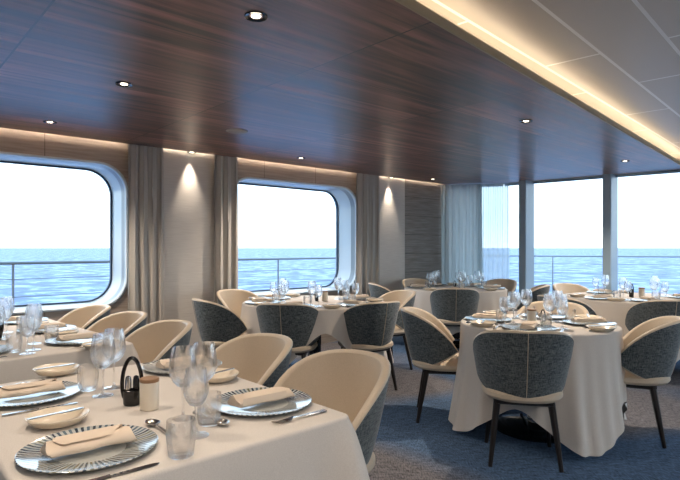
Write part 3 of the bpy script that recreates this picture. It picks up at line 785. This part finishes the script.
# =================================================================== tableware
Z = 0.7405
def charger():
    mb = MB(); mb.lathe([(0.0,0.004),(0.085,0.004),(0.10,0.0055),(0.150,0.012),(0.166,0.0165),(0.168,0.0155),(0.166,0.013),(0.150,0.008),(0.10,0.0005),(0.0,0.0)], 64)
    return mb.build('charger_plate', M_['charger'])
def napkin():
    mb = MB(); nx, ny = 22, 20; L, Wd = 0.205, 0.085
    vs = []
    for i in range(nx+1):
        x = (-0.5+i/nx)*L
        for k in range(ny):
            a = 2*PI*k/ny; c, s_ = math.cos(a), math.sin(a); e = 3.2
            q = (abs(c)**e+abs(s_)**e)**(-1/e)
            w = Wd/2*(1+0.05*math.sin(i*0.6)); h = 0.0135*(1+0.10*math.sin(i*0.45+0.6))
            y = w*q*c; z = 0.0145+h*q*s_
            if s_ > 0: z += 0.0035*math.sin(y*70+i*0.12)
            vs.append((x+0.006*math.sin(a*2), y, max(z, 0.001)))
    fs = [(i*ny+k, i*ny+(k+1)%ny, (i+1)*ny+(k+1)%ny, (i+1)*ny+k) for i in range(nx) for k in range(ny)]
    fs += [tuple(range(ny-1,-1,-1)), tuple(nx*ny+k for k in range(ny))]
    mb.add(vs, fs)
    # folded-over flap lying across one end
    vs = []; m = 10
    for i in range(m+1):
        f = i/m
        for x in (-0.098+0.05*f, 0.066+0.02*math.sin(f*3)):
            vs.append((x, -0.046+0.075*f, 0.0305+0.0035*math.sin(PI*f)-(0.016 if i == 0 else 0)))
    mb.add(vs, [(i*2, i*2+1, i*2+3, i*2+2) for i in range(m)]); lo = [(x,y,z-0.003) for x,y,z in vs]
    mb.add(lo, [(i*2+2, i*2+3, i*2+1, i*2) for i in range(m)])
    return mb.build('folded_napkin', M_['napkin'])
def bread_plate():
    mb = MB(); mb.lathe([(0.0,0.004),(0.046,0.004),(0.064,0.013),(0.080,0.028),(0.086,0.030),(0.087,0.027),(0.068,0.007),(0.048,0.0),(0.0,0.0)], 40)
    return mb.build('bread_plate', M_['china'])
def flat(mb, prof, th, z=0.0):
    # prof: list of (x, halfwidth, zoffset)
    vs = []
    for x, w, dz in prof: vs += [(x,-w,z+dz),(x,w,z+dz),(x,w*0.8,z+dz+th),(x,-w*0.8,z+dz+th)]
    fs = []
    for i in range(len(prof)-1):
        for k in range(4): fs.append((i*4+k, i*4+(k+1)%4, (i+1)*4+(k+1)%4, (i+1)*4+k))
    fs += [(3,2,1,0), tuple((len(prof)-1)*4+k for k in range(4))]
    mb.add(vs, fs)
def knife():
    t = empty('table_knife'); mb = MB(); flat(mb, [(-0.11,0.004,0),(-0.105,0.0075,0),(-0.03,0.006,0),(-0.005,0.005,0)], 0.006); mb.build('handle', M_['steel'], t)
    mb = MB(); flat(mb, [(-0.005,0.005,0.001),(0.01,0.009,0.001),(0.085,0.0095,0.001),(0.105,0.006,0.001),(0.112,0.001,0.001)], 0.002); mb.build('blade', M_['steel'], t); return t
def fork():
    t = empty('table_fork'); mb = MB(); flat(mb, [(-0.10,0.008,0.004),(-0.09,0.010,0.004),(0.0,0.004,0.006),(0.03,0.0035,0.009),(0.045,0.011,0.006),(0.06,0.0125,0.003)], 0.003); mb.build('handle', M_['steel'], t)
    for y in (-0.0105,-0.0035,0.0035,0.0105):
        mb = MB(); mb.tube([(0.058,y,0.0045),(0.08,y,0.004),(0.105,y*0.9,0.009)], [0.0022,0.002,0.0012], 5); mb.build('tine', M_['steel'], t)
    return t
def spoon():
    t = empty('dessert_spoon'); mb = MB(); flat(mb, [(-0.085,0.008,0.003),(-0.07,0.008,0.003),(0.02,0.004,0.006),(0.05,0.004,0.005)], 0.003); mb.build('handle', M_['steel'], t)
    mb = MB(); vs = []; n = 20; rings = [(0,0.001),(0.4,0.002),(0.75,0.006),(1.0,0.012),(1.0,0.010),(0.7,0.003),(0,0.0)]
    for r_, z in rings:
        for k in range(n):
            a = 2*PI*k/n; vs.append((0.075+0.030*r_*math.cos(a), 0.020*r_*math.sin(a)*(1-0.15*math.cos(a)), z))
    mb.add(vs, [(i*n+k, i*n+(k+1)%n, (i+1)*n+(k+1)%n, (i+1)*n+k) for i in range(len(rings)-1) for k in range(n)])
    mb.build('bowl', M_['steel'], t); return t
def butter_knife():
    mb = MB(); flat(mb, [(-0.085,0.004,0.002),(-0.08,0.006,0.002),(0.0,0.0045,0.001),(0.01,0.0075,0.0),(0.06,0.008,0.0),(0.078,0.002,0.0)], 0.003); return mb.build('butter_knife', M_['steel'])
def wine(hh, rb, name):
    def f():
        t = empty(name)
        mb = MB(); mb.lathe([(0.0,0.0062),(0.010,0.005),(0.030,0.0025),(0.036,0.0015),(0.0365,0.0005),(0.034,0.0),(0.0,0.0)], 28); mb.build('foot', M_['glass'], t)
        st = hh*0.44
        mb = MB(); mb.lathe([(0.010,0.005),(0.0045,0.014),(0.0034,0.03),(0.0034,st-0.012),(0.006,st)], 12); mb.build('stem', M_['glass'], t)
        b = hh-st; pr = [(0.0,st-0.001),(0.006,st),(0.018,st+0.005),(rb*0.75,st+b*0.16),(rb*0.97,st+b*0.34),(rb,st+b*0.48),(rb*0.94,st+b*0.7),(rb*0.83,st+b*0.9),(rb*0.78,st+b),(rb*0.76,st+b),(rb*0.81,st+b*0.9),(rb*0.92,st+b*0.7),(rb*0.978,st+b*0.48),(rb*0.948,st+b*0.345),(rb*0.72,st+b*0.175),(0.014,st+0.009),(0.0,st+0.007)]
        mb = MB(); mb.lathe(pr, 28); mb.build('bowl', M_['glass'], t); return t
    return f
def tumbler():
    mb = MB(); mb.lathe([(0.0,0.0),(0.028,0.0),(0.032,0.004),(0.037,0.05),(0.036,0.092),(0.0345,0.092),(0.035,0.05),(0.030,0.012),(0.0,0.010)], 28); return mb.build('water_tumbler', M_['glass'])
def cruet():
    t = empty('condiment_holder')
    mb = MB(); mb.lathe([(0,0),(0.024,0),(0.028,0.006),(0.030,0.050),(0.027,0.052),(0.026,0.045),(0,0.044)], 28, sy=0.8); mb.build('cup', M_['black'], t)
    pts = []
    for k in range(28):
        a = 2*PI*k/28; pts.append((0.031*math.cos(a)*(1-0.12*math.sin(a)), 0.0, 0.080+0.078*math.sin(a)))
    mb = MB(); mb.tube(pts, 0.0065, 8, closed=True); mb.build('loop_handle', M_['black'], t)
    for x, c in ((-0.012, 'steel'), (0.013, 'black')):
        mb = MB(); mb.lathe([(0,0.046),(0.0105,0.046),(0.0105,0.082),(0.008,0.096),(0.0,0.099)], 16, c=(x,0.002)); mb.build('shaker', M_[c], t)
    return t
def candle_pot():
    t = empty('lidded_pot')
    mb = MB(); mb.lathe([(0,0),(0.028,0),(0.0305,0.003),(0.0305,0.088),(0.029,0.090),(0,0.090)], 28); mb.build('pot', M_['ceramic'], t)
    mb = MB(); mb.lathe([(0,0.090),(0.030,0.090),(0.031,0.093),(0.031,0.100),(0.029,0.102),(0,0.102)], 28); mb.build('lid', M_['lidwood'], t)
    return t
big = wine(0.222, 0.042, 'wine_glass'); small = wine(0.190, 0.036, 'wine_glass')
def setting(c, face, where, side=1, which=('g1','g2','t','b','f','k','s'), jit=0, R_=0.0, gl=(0.20,0.16), bp=(0.0,0.30)):
    """c = charger centre (world), face = angle the diner looks along; where = place words."""
    fx, fy = math.cos(face), math.sin(face); lx, ly = -fy, fx
    def P(f, l, z=Z): return (c[0]+fx*f+lx*l, c[1]+fy*f+ly*l, z)
    rot = face
    place('charger', charger, P(0,0), rot+jit, 'striped glass charger plate at the '+where, 'plate', 'striped charger plates')
    place('napkin', napkin, P(0.0,0.0,Z+0.0125), rot+PI-0.04+jit*0.3, 'folded cream napkin at the '+where, 'napkin', 'folded napkins')
    if 'b' in which:
        place('bread', bread_plate, P(*bp), rot, 'cream bread plate at the '+where, 'plate', 'bread plates')
        place('butter', butter_knife, P(*bp,Z+0.0300), rot+0.15, 'butter knife on bread plate at the '+where, 'butter knife', 'butter knives')
    if 'f' in which: place('fork', fork, P(-0.01,0.200), rot, 'steel fork at the '+where, 'fork', 'forks')
    if 'k' in which:
        place('knife', knife, P(-0.01,-0.195), rot, 'steel knife at the '+where, 'knife', 'knives')
    if 's' in which: place('spoon', spoon, P(0.205,0.02), rot+PI/2, 'steel dessert spoon at the '+where, 'spoon', 'dessert spoons')
    if 'g1' in which: place('big', big, P(gl[0]+0.04,-gl[1]), rot, 'large wine glass at the '+where, 'wine glass', 'wine glasses')
    if 'g2' in which: place('small', small, P(gl[0]-0.01,-gl[1]-0.085), rot, 'small wine glass at the '+where, 'wine glass', 'wine glasses')
    if 't' in which: place('tumbler', tumbler, P(gl[0]-0.045,-gl[1]+0.01+0.0), rot, 'clear water tumbler at the '+where, 'glass', 'water tumblers')
# table A
fe = A+PI
tA = ' place of the nearest rectangular table'
c1 = at(262, 405, 0.74); c2 = at(90, 452, 0.74); c3 = at(30, 397, 0.74); c4 = at(183, 368, 0.74)
setting(c1, fe, 'right front'+tA, which=('f','s'))
setting(c4, fe, 'right rear'+tA, which=('b','k'))
setting(c2, A, 'left front'+tA, which=('b','k','s'))
setting(c3, A, 'left rear'+tA, which=('b','k','f'), bp=(0.165,0.315))
for kd, mk, px, py, l in (('big', big, 183, 419, 'tall wine glass left of the two tall ones beside the lidded pot'),
                          ('big', big, 204, 412, 'tall wine glass right of the two tall ones beside the lidded pot'),
                          ('small', small, 196, 436, 'shorter wine glass just behind the foreground water tumbler'),
                          ('big', big, 103, 396, 'tall wine glass left of the looped condiment holder, front of the pair'),
                          ('big', big, 114, 388, 'tall wine glass left of the looped condiment holder, rear of the pair')):
    P = at(px, py, 0.74); place(kd, mk, (P.x, P.y, Z), 0, l, 'wine glass', 'wine glasses')
for px, py, l in ((181, 456, 'clear water tumbler nearest the camera, beside the large spoon'), (209, 424, 'clear water tumbler by the forks at the right front charger'), (88, 390, 'clear water tumbler behind the left charger')):
    P = at(px, py, 0.74); place('tumbler', tumbler, (P.x, P.y, Z), 0, l, 'glass', 'water tumblers')
# table B
tB = ' place of the left window table'
def b_pt(x, y): return BC+Vector((math.cos(BR)*x-math.sin(BR)*y, math.sin(BR)*x+math.cos(BR)*y, 0))
for y, nm in ((-0.56,'right front'),(0.0,'right middle'),(0.56,'right rear')):
    setting(b_pt(0.25, y), BR+PI, nm+tB, which=('g1','t','b','f'), gl=(0.16,0.10))
for y, nm in ((-0.56,'left front'),(0.0,'left middle'),(0.56,'left rear')):
    setting(b_pt(-0.25, y), BR, nm+tB, which=('g1','g2','t','k'), gl=(0.20,0.10))
# round tables: one setting before every chair
for x, y, f, l, tn, pn in chs:
    P, r = TR[tn]; d = Vector((x, y, 0))-P; d.normalize(); c = P+d*(r-0.19)
    setting(c, math.atan2(-d.y, -d.x), pn+' place of the '+tb_names[tn], which=('g1','g2','t','b','f','k') if tn < 3 else ('g1','g2','t','b'), gl=(0.15,0.10), jit=0.2*x)
# extra place on the right side of the right window table
setting(T4+Vector((0.48,-0.12,0)), PI-0.2, 'right place of the right window round table', which=('g1','g2','t'))
for k, P in (('nearest rectangular table', at(132,405,0.74)), ('left window rectangular table', b_pt(-0.05,-0.10)), ('near round table', T1+Vector((0.03,-0.02,0))), ('middle window round table', T2+Vector((0.02,0.05,0))), ('far round table', T3), ('right window round table', T4+Vector((-0.02,0,0)))):
    _o = place('cruet', cruet, (P[0], P[1], Z), 0.3, 'black looped condiment holder on the '+k, 'condiment holder', 'condiment holders')
    _f = 1.0 if 'rectangular' in k else (0.9 if 'right' in k else 0.6); _o.scale = (_f, _f, _f)
for k, P in (('nearest rectangular table', at(149.5,409,0.74)), ('left window rectangular table', b_pt(-0.05,-0.02)), ('near round table', T1+Vector((-0.05,-0.03,0))), ('middle window round table', T2+Vector((0.10,0.05,0))), ('far round table', T3+Vector((0.08,0,0))), ('right window round table', T4+Vector((0.09,0,0)))):
    place('pot', candle_pot, (P[0], P[1], Z), 0, 'ivory pot with wooden lid on the '+k, 'pot', 'lidded pots')
